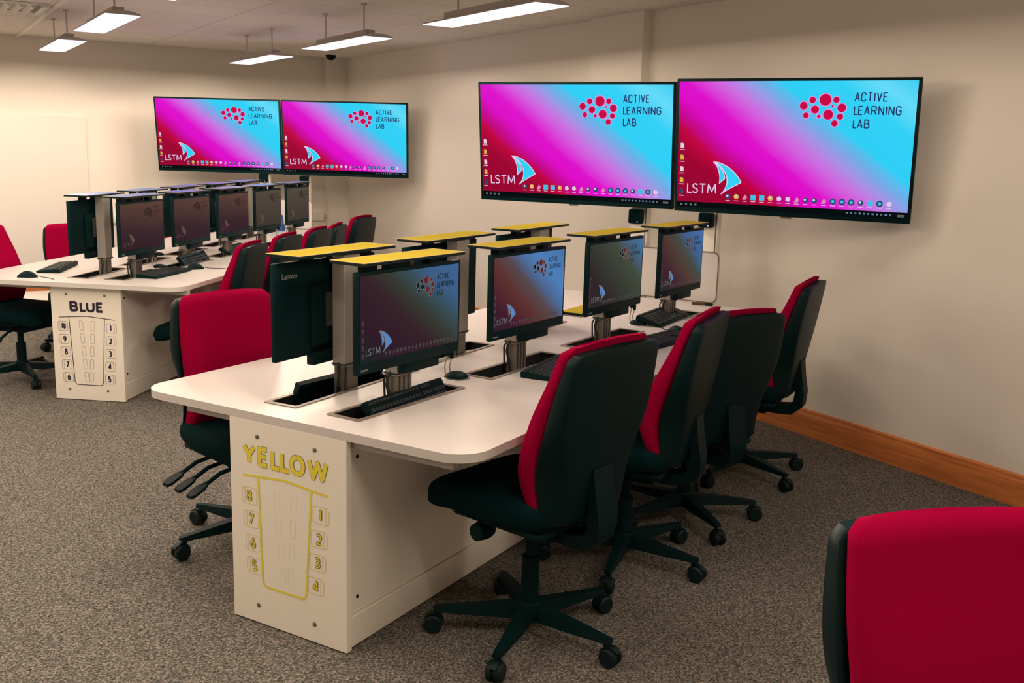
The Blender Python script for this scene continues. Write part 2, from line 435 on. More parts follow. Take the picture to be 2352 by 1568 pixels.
# ------------------------------------------------------------------ the room
RZ = (0, 0, PSI)
N0, S0 = -3.9, -1.9
b = MB(); b.quad([(N0, S0, 0), (NWALL, S0, 0), (NWALL, SWALL, 0), (N0, SWALL, 0)])
struct(b.build('floor', 'carpet', rot=RZ, smooth=False, fixn=False), 'flecked grey-brown carpet floor', 'floor')
b = MB(); b.box(N0, NWALL + .1, S0, SWALL + .1, HC, HC + .06)
struct(b.build('ceiling', 'ceiling_paint', rot=RZ, smooth=False), 'pale tiled ceiling with faint seams', 'ceiling')
b = MB(); b.box(NWALL, NWALL + .1, S0, SWALL + .1, -.02, HC)
struct(b.build('wall_right', 'wall_paint', rot=RZ, smooth=False), 'cream painted wall on the right', 'wall')
b = MB(); b.box(N0, NWALL, SWALL, SWALL + .1, -.02, HC)
struct(b.build('wall_back', 'wall_paint', rot=RZ, smooth=False), 'cream painted wall at the far end', 'wall')
b = MB(); b.box(N0 - .1, N0, S0, SWALL + .1, -.02, HC)
struct(b.build('wall_left', 'wall_paint', rot=RZ, smooth=False), 'cream painted wall on the left, outside the picture', 'wall')
b = MB(); b.box(N0, NWALL, S0 - .1, S0, -.02, HC)
struct(b.build('wall_front', 'wall_paint', rot=RZ, smooth=False), 'cream painted wall behind the viewer', 'wall')
b = MB(); b.box(NWALL - .075, NWALL, 5.503, 6.10, 0, HC)
struct(b.build('trim_1', 'wall_paint', rot=RZ, smooth=False), 'shallow painted pilaster on the right wall', 'pilaster')
b = MB(); b.box(NWALL - .235, NWALL, SWALL - .14, SWALL, 0, HC)
struct(b.build('trim_2', 'wall_paint', rot=RZ, smooth=False), 'boxed painted column in the far corner', 'column')
def skirting(name, prof_len, a, bb):
    pass
def skirt_profile(t=0.018, h=0.155):
    return [(0, 0), (-t, 0), (-t, h - .035), (-t * .75, h - .02), (-t * .75, h - .008), (-t * .3, h), (0, h)]
for (s0, s1, n) in ((S0, 5.503, NWALL), (5.503, 6.10, NWALL - .075), (6.10, SWALL - .14, NWALL)):
    pass
b = MB()
for (s0, s1, n) in ((S0, 5.503, NWALL), (5.485, 6.118, NWALL - .075), (6.10, SWALL - .14, NWALL)):
    b.rings([[(n + x, s, z) for x, z in skirt_profile()] for s in (s0, s1)])
struct(b.build('baseboard_right', 'skirting_wood', rot=RZ, smooth=False), 'orange-brown wooden skirting along the right wall', 'skirting')
b = MB(); b.rings([[(n, SWALL + x, z) for x, z in skirt_profile()] for n in (N0, NWALL - .235)])
struct(b.build('baseboard_back', 'skirting_wood', rot=RZ, smooth=False), 'wooden skirting along the far wall', 'skirting')
b = MB(); b.box(1.045, 1.085, 6.0, SWALL, HC - .012, HC, bevel=.003)
struct(b.build('trim_3', 'panel_white', rot=RZ), 'thin pale batten across the ceiling', 'batten')

# whiteboard and trunking on the far wall
b = MB(); bb = curve_bm([rrect(0.0, 1.55, 0.22, 1.765, .03)], .018)
b.merge(bb, 0, Matrix.Rotation(PI / 2, 4, 'X'))
wb = thing('whiteboard', 'large plain white board on the far wall at the left edge', 'whiteboard', W(0.075, SWALL - .0205, 0), PSI)
b.build('board', 'whiteboard', wb)
tk = thing('cable_trunking', 'white cable trunking along the far wall behind the BLUE desk', 'trunking', W(1.75, SWALL - .03, 0.70), PSI)
b = MB(); b.box(0, 2.38, -.025, .029, 0, .085, bevel=.004); b.build('trunking_body', 'panel_white', tk)
for x in (.08, .62, 1.2):
    b = MB(); b.box(x, x + .14, -.031, -.024, .006, .079, bevel=.003); so = b.build('socket', 'whiteboard', tk)
    b = MB()
    for q in (.04, .10): b.lathe([(.006, -.0325), (.006, -.030)], 10, (x + q, 0, .042), 'y')
    b.build('socket_hole', 'slot_black', so)

# ceiling vent, dome camera
vt = thing('ceiling_vent', 'pale slatted air vent in the ceiling at the upper left', 'vent', W(.56, 8.51, HC), PSI)
b = MB()
b.box(-.46, .46, -.30, -.265, -.012, -.001, bevel=.002); b.box(-.46, .46, .265, .30, -.012, -.001, bevel=.002)
b.box(-.46, -.40, -.265, .265, -.012, -.001, bevel=.002); b.box(.40, .46, -.265, .265, -.030, -.001, bevel=.002)
b.build('vent_frame', 'whiteboard', vt)
for k in range(10):
    x = -.36 + k * .078
    b = MB(); b.rings([[(x - .022, y, -.004), (x - .016, y, -.003), (x + .010, y, -.034), (x + .004, y, -.036)] for y in (-.264, .264)])
    b.build('slat', 'whiteboard', vt, smooth=False)
b = MB(); b.box(-.40, .40, -.265, .265, -.003, -.001); b.build('backing', 'cable_grey', vt, smooth=False)
dc = thing('security_camera', 'small black dome camera on the ceiling near the far corner', 'security camera', W(3.95, 10.28, HC), PSI)
b = MB(); b.lathe([(.0, -.0005), (.072, -.0005), (.072, -.02), (.06, -.028), (.0, -.028)], 24); b.build('mount', 'panel_white', dc)
b = MB(); b.lathe([(.056 * math.cos(a), -.026 - .056 * math.sin(a)) for a in [i * PI / 2 / 8 for i in range(8)]] + [(.002, -.082)], 24); b.build('dome', 'black_plastic', dc)

# pendant lights
def pendant():
    r = thing('pendant_light', '', 'ceiling light')
    b = MB(); z = -.236
    b.rings([[(-.10, y, z), (.10, y, z), (.097, y, z + .007), (.045, y, z + .022), (-.045, y, z + .022), (-.097, y, z + .007)] for y in (-.61, .61)])
    b.build('housing', 'lamp_housing', r, smooth=False)
    b = MB(); b.box(-.035, .035, -.47, .47, z + .022, z + .058, bevel=.006); b.build('spine', 'lamp_housing', r)
    for y in (-.36, .36):
        b = MB(); b.tube([(0, y, z + .055), (0, y, -.012)], .006, 8); b.lathe([(.02, -.012), (.02, -.001)], 12, (0, y, 0)); b.build('suspension_rod', 'steel', r)
    b = MB(); b.box(-.097, .097, -.607, .607, z - .004, z - .0005); b.build('diffuser', 'lamp_diffuser', r, smooth=False)
    L = bpy.data.lights.new('lamp', 'AREA'); L.shape = 'RECTANGLE'; L.size = .18; L.size_y = 1.18
    L.energy = LAMP_POWER; L.color = LAMP_COLOR; L.spread = LAMP_SPREAD
    # louvred fitting: wide along its length, limited crosswise
    L.use_nodes = True; nt = L.node_tree; em = nt.nodes['Emission']
    g = nt.nodes.new('ShaderNodeNewGeometry'); vt_ = nt.nodes.new('ShaderNodeVectorTransform')
    vt_.vector_type = 'VECTOR'; vt_.convert_from = 'WORLD'; vt_.convert_to = 'OBJECT'
    nt.links.new(g.outputs['Incoming'], vt_.inputs[0])
    sx = nt.nodes.new('ShaderNodeSeparateXYZ'); nt.links.new(vt_.outputs[0], sx.inputs[0])
    def ma(op, a, bb=0.0):
        n_ = nt.nodes.new('ShaderNodeMath'); n_.operation = op
        for i_, x_ in enumerate((a, bb)):
            if isinstance(x_, (int, float)): n_.inputs[i_].default_value = x_
            else: nt.links.new(x_, n_.inputs[i_])
        return n_.outputs[0]
    q = ma('DIVIDE', ma('ABSOLUTE', sx.outputs[0]), ma('MAXIMUM', ma('ABSOLUTE', sx.outputs[2]), 0.02))
    mr = nt.nodes.new('ShaderNodeMapRange'); mr.interpolation_type = 'SMOOTHSTEP'
    for i_, x_ in ((1, LOUVRE[0]), (2, LOUVRE[1]), (3, 1.0), (4, LOUVRE[2])): mr.inputs[i_].default_value = x_
    nt.links.new(q, mr.inputs[0])
    q2 = ma('DIVIDE', ma('ABSOLUTE', sx.outputs[1]), ma('MAXIMUM', ma('ABSOLUTE', sx.outputs[2]), 0.02))
    m2 = nt.nodes.new('ShaderNodeMapRange'); m2.interpolation_type = 'SMOOTHSTEP'
    for i_, x_ in ((1, BATWING[0]), (2, BATWING[1]), (3, 1.0), (4, BATWING[2])): m2.inputs[i_].default_value = x_
    nt.links.new(q2, m2.inputs[0])
    nt.links.new(ma('MULTIPLY', mr.outputs[0], m2.outputs[0]), em.inputs['Strength'])
    lo = bpy.data.objects.new('lamp', L); col.objects.link(lo); lo.parent = r; lo.location = (0, 0, z - .006)
    return r
LIGHT_LABELS = {(1.16, 4.83): 'pendant light panel barely peeking in at the top edge, left of centre',
                (1.16, 6.9): 'left front pendant light panel under the ceiling, larger of the left pair',
                (1.16, 8.87): 'left rear pendant light panel above the white board, smaller of the left pair',
                (2.75, 4.83): 'long lit pendant light panel cut by the top edge of the photo',
                (2.75, 6.9): 'middle pendant light panel hanging before the dome camera',
                (2.75, 8.87): 'pendant light panel above the far pair of displays, nearest the far wall'}
pl = pendant(); first = True
for n in (-2.03, -.43, 1.16, 2.75):
    for s in (.8, 2.8, 4.83, 6.9, 8.87):
        if (n, s) in ((2.75, 2.8), (-.43, .8), (-2.03, .8)): continue
        o = pl if first else copy_tree(pl); first = False
        o.location = W(n, s, HC); o.rotation_euler = (0, 0, PSI)
        if (n, s) in LIGHT_LABELS: tag(o, LIGHT_LABELS[(n, s)], 'ceiling light', 'pendant ceiling lights')
        else: tag(o, 'lit pendant light panel hanging outside the picture', 'ceiling light', 'pendant ceiling lights out of view')

# ------------------------------------------------------------------ desks
def slot_pos(k, side, i):
    u0, du, v0, dv, la = (.1375, .7455, .1343, .029, .5348) if k == 'Y' else (.15, .675, .121, .023, .50)
    a = side * math.atan2(dv, du)
    return u0 + du * i + la / 2 * math.cos(a), side * (v0 + dv * i) + la / 2 * math.sin(a), a
def rot_pts(pts, cx, cy, a):
    return [(cx + x * math.cos(a) - y * math.sin(a), cy + x * math.sin(a) + y * math.cos(a)) for x, y in pts]
SLOT_L = {'Y': .285, 'B': .27}
def make_desk(k, outline, radii, n_seats, wc, U_END, label, pods):
    th = DESK[k][2]
    d = thing('workstation_desk', label, 'desk', D(k, 0, 0), th)
    # local x = v (right), y = u (along)
    holes = []; L = SLOT_L[k]
    for side in (-1, 1):
        for i in range(n_seats):
            u, v, a = slot_pos(k, side, i)
            holes.append(rot_pts([(-.064, -L), (-.064, L), (.064, L), (.064, -L)], v, u, -a))
    bb = curve_bm([round_poly(outline, radii)] + holes, .0135)
    b = MB(); b.merge(bb, 0, Matrix.Translation((0, 0, .7165)))
    top = b.build('desktop', 'desk_white', d, angle=30)
    for side in (-1, 1):
        for i in range(n_seats):
            u, v, a = slot_pos(k, side, i)
            b = MB(); L2 = L - .001
            w, z0, z1 = .063, .60, .7285
            b.quad([(-w, -L2, z0), (w, -L2, z0), (w, L2, z0), (-w, L2, z0)])
            for x0, y0, x1, y1 in ((-w, -L2, w, -L2), (w, -L2, w, L2), (w, L2, -w, L2), (-w, L2, -w, -L2)):
                b.quad([(x0, y0, z0), (x1, y1, z0), (x1, y1, z1), (x0, y0, z1)])
            t = b.build('cable_slot', 'slot_black', d, (v, u, 0), (0, 0, -a), smooth=False)
            bb = curve_bm([rrect(-.070, .070, -L - .006, L + .006, .008, 3), rrect(-.054, .054, -L + .012, L - .012, .004, 3)], .0016)
            b = MB(); b.merge(bb, 0, Matrix.Translation((0, 0, .7318)))
            b.build('slot_frame', 'slot_trim', t, smooth=False)
    # pedestal
    h = wc / 2
    b = MB(); b.box(-h, h, 0, .025, .004, .7025, bevel=.0012, seg=1)
    ep = b.build('end_panel', 'panel_white', d)
    for sx in (-1, 1):
        x = sx * (h - .02)
        b = MB(); b.box(min(x, x - sx * .018), max(x, x - sx * .018), .026, U_END, .112, .70)
        sp_ = b.build('side_panel', 'panel_white', d, smooth=False)
        b = MB()
        for y, z in ((.075, .632), (.075, .165), (1.2, .165), (1.2, .632)): b.lathe([(.001, x + sx * .004), (.006, x + sx * .003), (.006, x)], 12, (0, y, z), 'x')
        b.build('cam_fitting', 'slot_black', sp_)
        x = sx * (h - .012)
        b = MB(); b.box(min(x, x - sx * .02), max(x, x - sx * .02), .026, U_END, .004, .109, bevel=.002, seg=1)
        b.build('plinth', 'panel_white', d)
    b = MB(); b.box(-h + .04, h - .04, U_END - .018, U_END, .004, .70); b.build('back_panel', 'panel_white', d, smooth=False)
    lo, hi = min(p[0] for p in outline), max(p[0] for p in outline)
    for y in (.03, U_END * .5, U_END - .1):
        for x0, x1 in ((lo + .22, -h + .03), (h - .03, hi - .09)):
            b = MB(); b.box(x0, x1, y, y + .03, .674, .7025, bevel=.001, seg=1); b.build('support_rail', 'lamp_housing', d)
    for (x, z) in ((-.123, .652), (.121, .652), (-.131, .067), (.114, .067)):
        b = MB(); b.lathe([(.0075, -.0002), (.0075, -.002), (.005, -.0035), (.001, -.004)], 14, (x, 0, z), 'y'); b.build('screw', 'dark_aluminium', ep)
    for (u, v) in pods:
        b = MB(); b.lathe([(.002, .7545), (.022, .7525), (.038, .746), (.043, .737), (.043, .7305)], 24, (v, u, 0)); pod = b.build('cable_pod', 'black_plastic', d)
        b = MB(); b.lathe([(.043, .7335), (.050, .733), (.052, .7305)], 24, (v, u, 0)); b.build('pod_ring', 'steel', pod)
        for q, (dx, dy, hh) in enumerate(((-.035, -.012, .085), (-.028, .01, .072))):
            b = MB(); b.tube([(v + dx, u + dy - .01, .738), (v + dx - .004, u + dy - .012, .77), (v + dx + .002, u + dy - .006, .735 + hh)], .0028, 6)
            ca = b.build('usb_cable', 'cable_grey', pod)
            b = MB(); z = .735 + hh; b.box(v + dx - .006, v + dx + .008, u + dy - .011, u + dy - .001, z - .006, z + .020, bevel=.001, seg=1); b.box(v + dx - .004, v + dx + .006, u + dy - .009, u + dy - .003, z + .020, z + .034, mi=1)
            b.build('usb_plug', ['black_plastic', 'steel'], ca)
    return d, ep

dY, epY = make_desk('Y', [(-.690, 0), (.690, 0), (.705, 3.25), (-.70, 3.25)], [.105, .105, .03, .03], 4, .494, 3.0,
    'white workstation desk whose end panel reads YELLOW', [(.81, .105), (2.356, .172), (2.37, -.30), (.81, -.13)])
dB, epB = make_desk('B', [(-.79, -.066), (.625, -.066), (.72, 4.05), (-.80, 4.05)], [.105, .105, .03, .03], 5, .446, 3.6,
    'white workstation desk whose end panel reads BLUE', [(.78, .09), (2.0, .13), (3.12, .10), (1.45, -.25)])

# printing on the end panels
def number_box(b, cx, cz, w, h, y, lw, mi, side):
    o = rrect(cx - w / 2, cx + w / 2, cz - h / 2, cz + h / 2, .012, 4)
    for p, q in zip(o, o[1:] + o[:1]): b.bar2(p[0], p[1], q[0], q[1], lw, y, mi)
    x = cx - side * w * .30
    x = cx + side * w * .30
    b.bar2(x, cz - h / 2 + .002, x, cz + h / 2 - .002, lw * .7, y, mi)
def polyline(b, pts, w, y, mi=0):
    for p, q in zip(pts, pts[1:]): b.bar2(p[0], p[1], q[0], q[1], w, y, mi)
    for p in pts[1:-1]: b.disc(p[0], p[1], w / 2, y - .00004, 10, mi)
def corner_path(xl0, zl0, xl1, zb, xr1, xr0, r=.018):
    return [(xl0, zl0), (xl1, zb + r), (xl1 + r * .3, zb + r * .3), (xl1 + r, zb), (xr1 - r, zb), (xr1 - r * .3, zb + r * .3), (xr1, zb + r), (xr0, zl0)]
Yf = -.0009
b = MB(); put_strokes(b, 'YELLOW', -.190, .176, .553, .622, Yf, .0185, 0, .55, .0155); put_strokes(b, 'YELLOW', -.190, .176, .553, .622, Yf - .0006, .0155, 1, .55)
b.build('name_lettering', ['print_outline', 'yellow_print'], epY, smooth=False)
b = MB()
polyline(b, [(-.188, .512), (-.009, .526), (.171, .510)], .0075, Yf)
polyline(b, corner_path(-.122, .516, -.109, .141, .080, .106), .0075, Yf - .0001)
nY = [('8', -.163, .445), ('7', -.157, .365), ('6', -.151, .283), ('5', -.146, .204), ('1', .144, .442), ('2', .136, .361), ('3', .129, .281), ('4', .121, .200)]
for t, x, z in nY: number_box(b, x, z, .066, .056, Yf, .0022, 1, -1 if x < 0 else 1)
for r_ in range(4):
    for sx in (-1, 1):
        cx, cz = sx * (.036 - .006 * r_) - .005, .452 - r_ * .082
        o = rrect(cx - .011, cx + .011, cz - .028, cz + .028, .004, 2)
        for p, q in zip(o, o[1:] + o[:1]): b.bar2(p[0], p[1], q[0], q[1], .0012, Yf, 2)
b.build('seating_plan', ['yellow_print', 'yellow_thin_print', 'panel_white'], epY, smooth=False)
for t, x, z in nY:
    b = MB(); d_ = .004 if t == '1' else 0
    put_strokes(b, t, x - .0125 + d_, x + .0125 - d_, z - .019, z + .019, Yf - .0002, .0092, 0, .3, .0065)
    put_strokes(b, t, x - .0125 + d_, x + .0125 - d_, z - .019, z + .019, Yf - .0006, .0052, 1, .3, .0065)
    b.build('seat_number', ['print_outline', 'yellow_print'], epY, smooth=False)
b = MB(); put_strokes(b, 'BLUE', -.105, .111, .547, .612, Yf, .0155, 0, .52); b.build('name_lettering', 'blue_print', epB, smooth=False)
b = MB()
polyline(b, [(-.178, .509), (0, .522), (.178, .507)], .0042, Yf)
polyline(b, corner_path(-.113, .514, -.095, .098, .088, .114), .0042, Yf - .0001)
nB = [('10', -.154, .457), ('9', -.150, .377), ('8', -.146, .299), ('7', -.141, .220), ('6', -.136, .141), ('1', .155, .456), ('2', .150, .377), ('3', .144, .299), ('4', .138, .220), ('5', .132, .141)]
for t, x, z in nB: number_box(b, x, z, .062, .057, Yf, .0024, 1, -1 if x < 0 else 1)
for r_ in range(5):
    for cx, cz, tl in ((-.037 + .005 * r_, .465 - r_ * .0793, .0025), (.037 - .0058 * r_, .465 - r_ * .0793, -.001)):
        o = [(cx + x - tl * z / .028, cz + z) for x, z in rrect(-.0115, .0115, -.029, .029, .005, 2)]
        for p, q in zip(o, o[1:] + o[:1]): b.bar2(p[0], p[1], q[0], q[1], .0020, Yf, 1)
b.build('seating_plan', ['blue_print', 'thin_print'], epB, smooth=False)
for t, x, z in nB:
    b = MB(); wd = .015 if t == '10' else (.006 if t == '1' else .0115); d_ = .004 if x < 0 else -.004
    put_strokes(b, t, x - wd + d_, x + wd + d_, z - .019, z + .019, Yf - .0002, .0080, 0, .75)
    b.build('seat_number', 'blue_print', epB, smooth=False)

# ------------------------------------------------------------------ what the screens show
def sail_shapes():
    def bez(p0, p1, p2, p3, n=10):
        return [tuple((1 - t) ** 3 * a + 3 * (1 - t) ** 2 * t * b_ + 3 * (1 - t) * t * t * c + t ** 3 * d for a, b_, c, d in zip(p0, p1, p2, p3)) for t in [i / n for i in range(n)]]
    big = bez((400, 802), (500, 815), (575, 895), (612, 970)) + bez((612, 970), (560, 1000), (500, 1035), (455, 1076)) + bez((455, 1076), (520, 1010), (530, 890), (400, 802))
    small = bez((388, 800), (435, 850), (450, 920), (440, 986)) + bez((440, 986), (455, 965), (470, 955), (481, 942)) + bez((481, 942), (480, 890), (450, 845), (388, 800))
    return big, small
CIRC = [(1205, 280, 44), (1282, 280, 23), (1114, 282, 24), (1052, 327, 30), (1135, 357, 30), (1323, 342, 32), (1230, 397, 37), (1315, 411, 23), (1072, 404, 22), (1165, 412, 13), (1279, 465, 24), (1258, 330, 8)]
LINKS = [(0, 1), (0, 2), (2, 3), (3, 8), (3, 4), (2, 4), (4, 0), (4, 9), (9, 6), (0, 6), (0, 11), (11, 5), (1, 5), (5, 7), (7, 6), (7, 10), (6, 10), (8, 4), (11, 6)]
def SX(px): return ((px - 97) / 1731 - .5) * TVS[0]
def SZ(py): return (.5 - (py - 132) / 1022) * TVS[1]
def graphics(screen, kind, sfac=1.0, loc=(0, 0, 0)):
    """logo, lettering and icons shown on a screen; kind picks their colours"""
    pal = {'tv': ('logo_crimson', 'logo_pale', 'logo_navy', 'sail_cyan', 'sail_white'),
           'dim': ('dim_red', 'dim_grey', 'dim_black', 'dim_blue', 'dim_grey'),
           'faint': ('faint_dark', 'faint_dark', 'faint_dark', 'faint_light', 'faint_light')}[kind]
    y = -.0012
    b = MB()
    for i, j in LINKS: b.bar2(SX(CIRC[i][0]), SZ(CIRC[i][1]), SX(CIRC[j][0]), SZ(CIRC[j][1]), .003, y, 1)
    for i, (cx, cy, r) in enumerate(CIRC):
        b.disc(SX(cx), SZ(cy), r * .00066 + .0045, y - .0002, 24, 1)
        b.disc(SX(cx), SZ(cy), r * .00066, y - .0006, 24, (2 if kind == 'dim' and i in (2, 3, 4, 8, 9) else 0))
    obs = [b.build('network_logo', [pal[0], pal[1], pal[2]], screen, smooth=False)]
    b = MB()
    put_strokes(b, 'ACTIVE', SX(1407), SX(1632), SZ(293), SZ(220), y, .0060, 0, .50)
    put_strokes(b, 'LEARNING', SX(1407), SX(1732), SZ(398), SZ(325), y, .0060, 0, .50)
    put_strokes(b, 'LAB', SX(1407), SX(1524), SZ(502), SZ(430), y, .0060, 0, .50)
    obs.append(b.build('logo_lettering', pal[2], screen, smooth=False))
    b = MB(); big, small = sail_shapes()
    for shp in (big, small):
        c = [sum(p[0] for p in shp) / len(shp), sum(p[1] for p in shp) / len(shp)]
        o = [(SX(p[0]), SZ(p[1])) for p in shp]
        for p, q in zip(o, o[1:] + o[:1]): b.bar2(p[0], p[1], q[0], q[1], .005, y - .0006, 1)
        b.merge(curve_bm([o]), 0, Matrix.Translation((0, y, 0)) @ Matrix.Rotation(PI / 2, 4, 'X'))
    obs.append(b.build('sail_emblem', [pal[3], pal[4]], screen, smooth=False))
    b = MB(); put_strokes(b, 'LSTM', SX(180), SX(418), SZ(1078), SZ(992), y, .0062, 0, .34); obs.append(b.build('emblem_lettering', pal[4], screen, smooth=False))
    if kind != 'faint':
        b = MB()
        ic = ['icon_white', 'icon_cyan', 'icon_dark', 'icon_gold', 'icon_pink'] if kind == 'tv' else ['dim_icon'] * 5
        xs = [512 + k * (1700 - 512) / 18 for k in range(19)]
        kinds = 'dgpccgwwpddpkkkdckw'
        for k, px in enumerate(xs):
            x, z, t = SX(px), SZ(1092), kinds[k]
            mi = {'d': 2, 'g': 3, 'p': 4, 'c': 1, 'w': 0, 'k': 2}[t]
            r = .014
            if t == 'c': b.quad([(x - r, y, z - r), (x + r, y, z - r), (x + r, y, z + r), (x - r, y, z + r)], mi)
            elif t == 'k': b.disc(x, z, r * 1.15, y, 16, 2); b.disc(x, z, r * .6, y - .0004, 12, 1)
            elif t == 'p': b.quad([(x - r, y, z - r), (x + r * .4, y, z - r), (x + r, y, z), (x, y, z + r)], mi)
            elif t == 'w': b.disc(x, z, r, y, 5, 0)
            else: b.disc(x, z, r, y, 14, mi); b.disc(x - .003, z + .002, r * .45, y - .0004, 10, 0)
            b.quad([(x - .012, y, z - .024), (x + .012, y, z - .024), (x + .012, y, z - .021), (x - .012, y, z - .021)], 0)
        for k, py in enumerate((672, 772, 872, 968, 1068)):
            x, z = SX(133), SZ(py); mi = (0, 3, 0, 3, 2)[k]
            b.quad([(x - .010, y, z - .013), (x + .010, y, z - .013), (x + .010, y, z + .008), (x + .004, y, z + .014), (x - .010, y, z + .014)], mi)
            b.quad([(x - .014, y, z - .024), (x + .014, y, z - .024), (x + .014, y, z - .020), (x - .014, y, z - .020)], 0)
        obs.append(b.build('desktop_icons', ic, screen, smooth=False))
    for o in obs: o.scale = (sfac, 1, sfac); o.location = loc
    return obs

# ------------------------------------------------------------------ wall displays
def make_tv():
    t = thing('wall_display', '', 'display')
    w, h = 1.236, .710
    b = MB(); b.box(-w / 2, w / 2, 0, .030, -h / 2, h / 2, bevel=.003); b.box(-.42, .42, .028, .060, -.26, .20, bevel=.012)
    b.build('casing', 'monitor_black', t)
    b = MB(); x0, x1 = -TVS[0] / 2, TVS[0] / 2
    b.quad([(x0, 0, -TVS[1] / 2), (x1, 0, -TVS[1] / 2), (x1, 0, TVS[1] / 2), (x0, 0, TVS[1] / 2)])
    s = b.build('screen', 'display_picture', t, (0, -.0014, h / 2 - .014 - TVS[1] / 2), smooth=False, fixn=False)
    graphics(s, 'tv')
    b = MB(); zt = -TVS[1] / 2
    b.quad([(x0, 0, zt - .030), (x1, 0, zt - .030), (x1, 0, zt), (x0, 0, zt)], 0)
    for k, mi in enumerate((1, 1, 1, 1)):
        x = x0 + .022 + .027 * k
        b.quad([(x, -.0008, zt - .021), (x + .011, -.0008, zt - .021), (x + .011, -.0008, zt - .010), (x, -.0008, zt - .010)], mi)
    for k in range(11):
        x = x1 - .29 + .021 * k; r = .004 if k % 3 else .0055
        b.quad([(x - r, -.0008, zt - .020), (x + r, -.0008, zt - .020), (x + r, -.0008, zt - .011), (x - r, -.0008, zt - .011)], 2 if k % 2 else 1)
    for zz in (.012, .019): b.quad([(x1 - .045, -.0008, zt - zz - .004), (x1 - .012, -.0008, zt - zz - .004), (x1 - .012, -.0008, zt - zz), (x1 - .045, -.0008, zt - zz)], 1)
    b.build('taskbar', ['taskbar_black', 'dim_grey', 'dim_blue'], s, (0, 0, 0), smooth=False, fixn=False)
    b = MB(); b.box(-.028, .028, .006, .022, -h / 2 - .010, -h / 2 + .002, bevel=.003); b.build('sensor', 'dark_aluminium', t)
    b = MB(); b.box(-.20, .20, .060, .075, -.20, .16, bevel=.003); b.box(-.05, .05, .075, .12, -.10, .10, bevel=.003); b.build('wall_bracket', 'dark_aluminium', t)
    return t
tv0 = make_tv()
TVP = [((.325, 6.008, 1.619), -.436, .110, 'wide display over the YELLOW desk, left of the pair, showing a pink and blue desktop'),
       ((1.407, 5.28, 1.624), -.500, .100, 'wide display over the YELLOW desk, right of the pair and largest in the picture'),
       ((-2.919, 9.921, 1.620), -.039, .105, 'wide display over the BLUE desk, left of the pair near the white board'),
       ((-1.667, 9.791, 1.619), -.091, .075, 'wide display over the BLUE desk, right of the pair near the far corner')]
for i, (p, yaw, tilt, lab) in enumerate(TVP):
    o = tv0 if i == 0 else copy_tree(tv0)
    o.location = p; o.rotation_euler = (tilt, 0, yaw); tag(o, lab, 'display', 'desktop displays in pairs')

def make_stand(k, u, posts, pv0, pv1, zt, label):
    th = DESK[k][2]
    st = thing('display_stand', label, 'display stand', D(k, u, 0), th)
    for v0, v1 in posts:
        b = MB(); b.box(v0, v1, .0, .06, .006, 1.62, bevel=.003); po = b.build('post', 'panel_white', st)
        b = MB(); b.box(v1 - .014, v1 - .006, -.0015, .002, .76, 1.6); b.build('post_groove', 'dark_aluminium', po, smooth=False)
        b = MB(); b.box(v0 - .1, v1 + .1, -.15, .20, 0, .006); b.build('foot_plate', 'dark_aluminium', st, smooth=False)
    b = MB(); b.box(posts[0][0] - .35, posts[1][1] + .35, .062, .082, 1.50, 1.56, bevel=.002); b.build('mounting_rail', 'dark_aluminium', st)
    for q, (dy, mk) in enumerate(((-.022, 0), (-.046, 0))):
        if q: break
        b = MB(); M = Matrix.Translation((0, -.012, 0)) @ Matrix.Rotation(PI / 2, 4, 'X')
        b.merge(curve_bm([rrect(pv0, pv1, .735, zt, .035)], .0095), 0, M)
        pn = b.build('head_panel', 'desk_white', st)
        b = MB(); o = rrect(pv0, pv1, .735, zt, .035); i2 = rrect(pv0 + .0045, pv1 - .0045, .7395, zt - .0045, .031)
        b.merge(curve_bm([o, i2], .0022), 0, Matrix.Translation((0, -.0238, 0)) @ Matrix.Rotation(PI / 2, 4, 'X'))
        b.build('edge_trim', 'print_outline', pn, smooth=False)
    return st
make_stand('Y', 3.305, [(-.317, -.213), (.120, .226)], -.352, .255, 1.032, 'pale display stand with two posts at the head of the YELLOW desk')
make_stand('B', 4.085, [(-.462, -.362), (-.042, .050)], -.49, .079, 1.022, 'pale display stand with two posts at the head of the BLUE desk')
def make_speaker():
    t = thing('speaker', '', 'speaker')
    b = MB(); b.box(-.042, .042, 0, .055, -.0425, .0425, bevel=.010, seg=3); b.build('cabinet', 'black_plastic', t)
    b = MB(); b.box(-.034, .034, -.003, .002, -.034, .034, bevel=.002); b.build('grille', 'black_fabric', t)
    b = MB(); b.lathe([(.004, -.0045), (.004, -.002)], 10, (.022, 0, -.030), 'y'); b.build('power_light', 'icon_white', t)
    return t
sp0 = make_speaker()
for i, (k, u, v, z, lab) in enumerate([('Y', 3.248, -.272, 1.208, 'small black cube speaker on the left post behind the YELLOW desk'),
        ('Y', 3.248, .166, 1.212, 'small black cube speaker on the right post behind the YELLOW desk'),
        ('B', 4.025, -.410, 1.222, 'small black cube speaker on the left post behind the BLUE desk'),
        ('B', 4.025, .004, 1.208, 'small black cube speaker on the right post behind the BLUE desk')]):
    o = sp0 if i == 0 else copy_tree(sp0)
    o.location = D(k, u, v, z); o.rotation_euler = (0, 0, DESK[k][2]); tag(o, lab, 'speaker', 'cube speakers on the display posts')

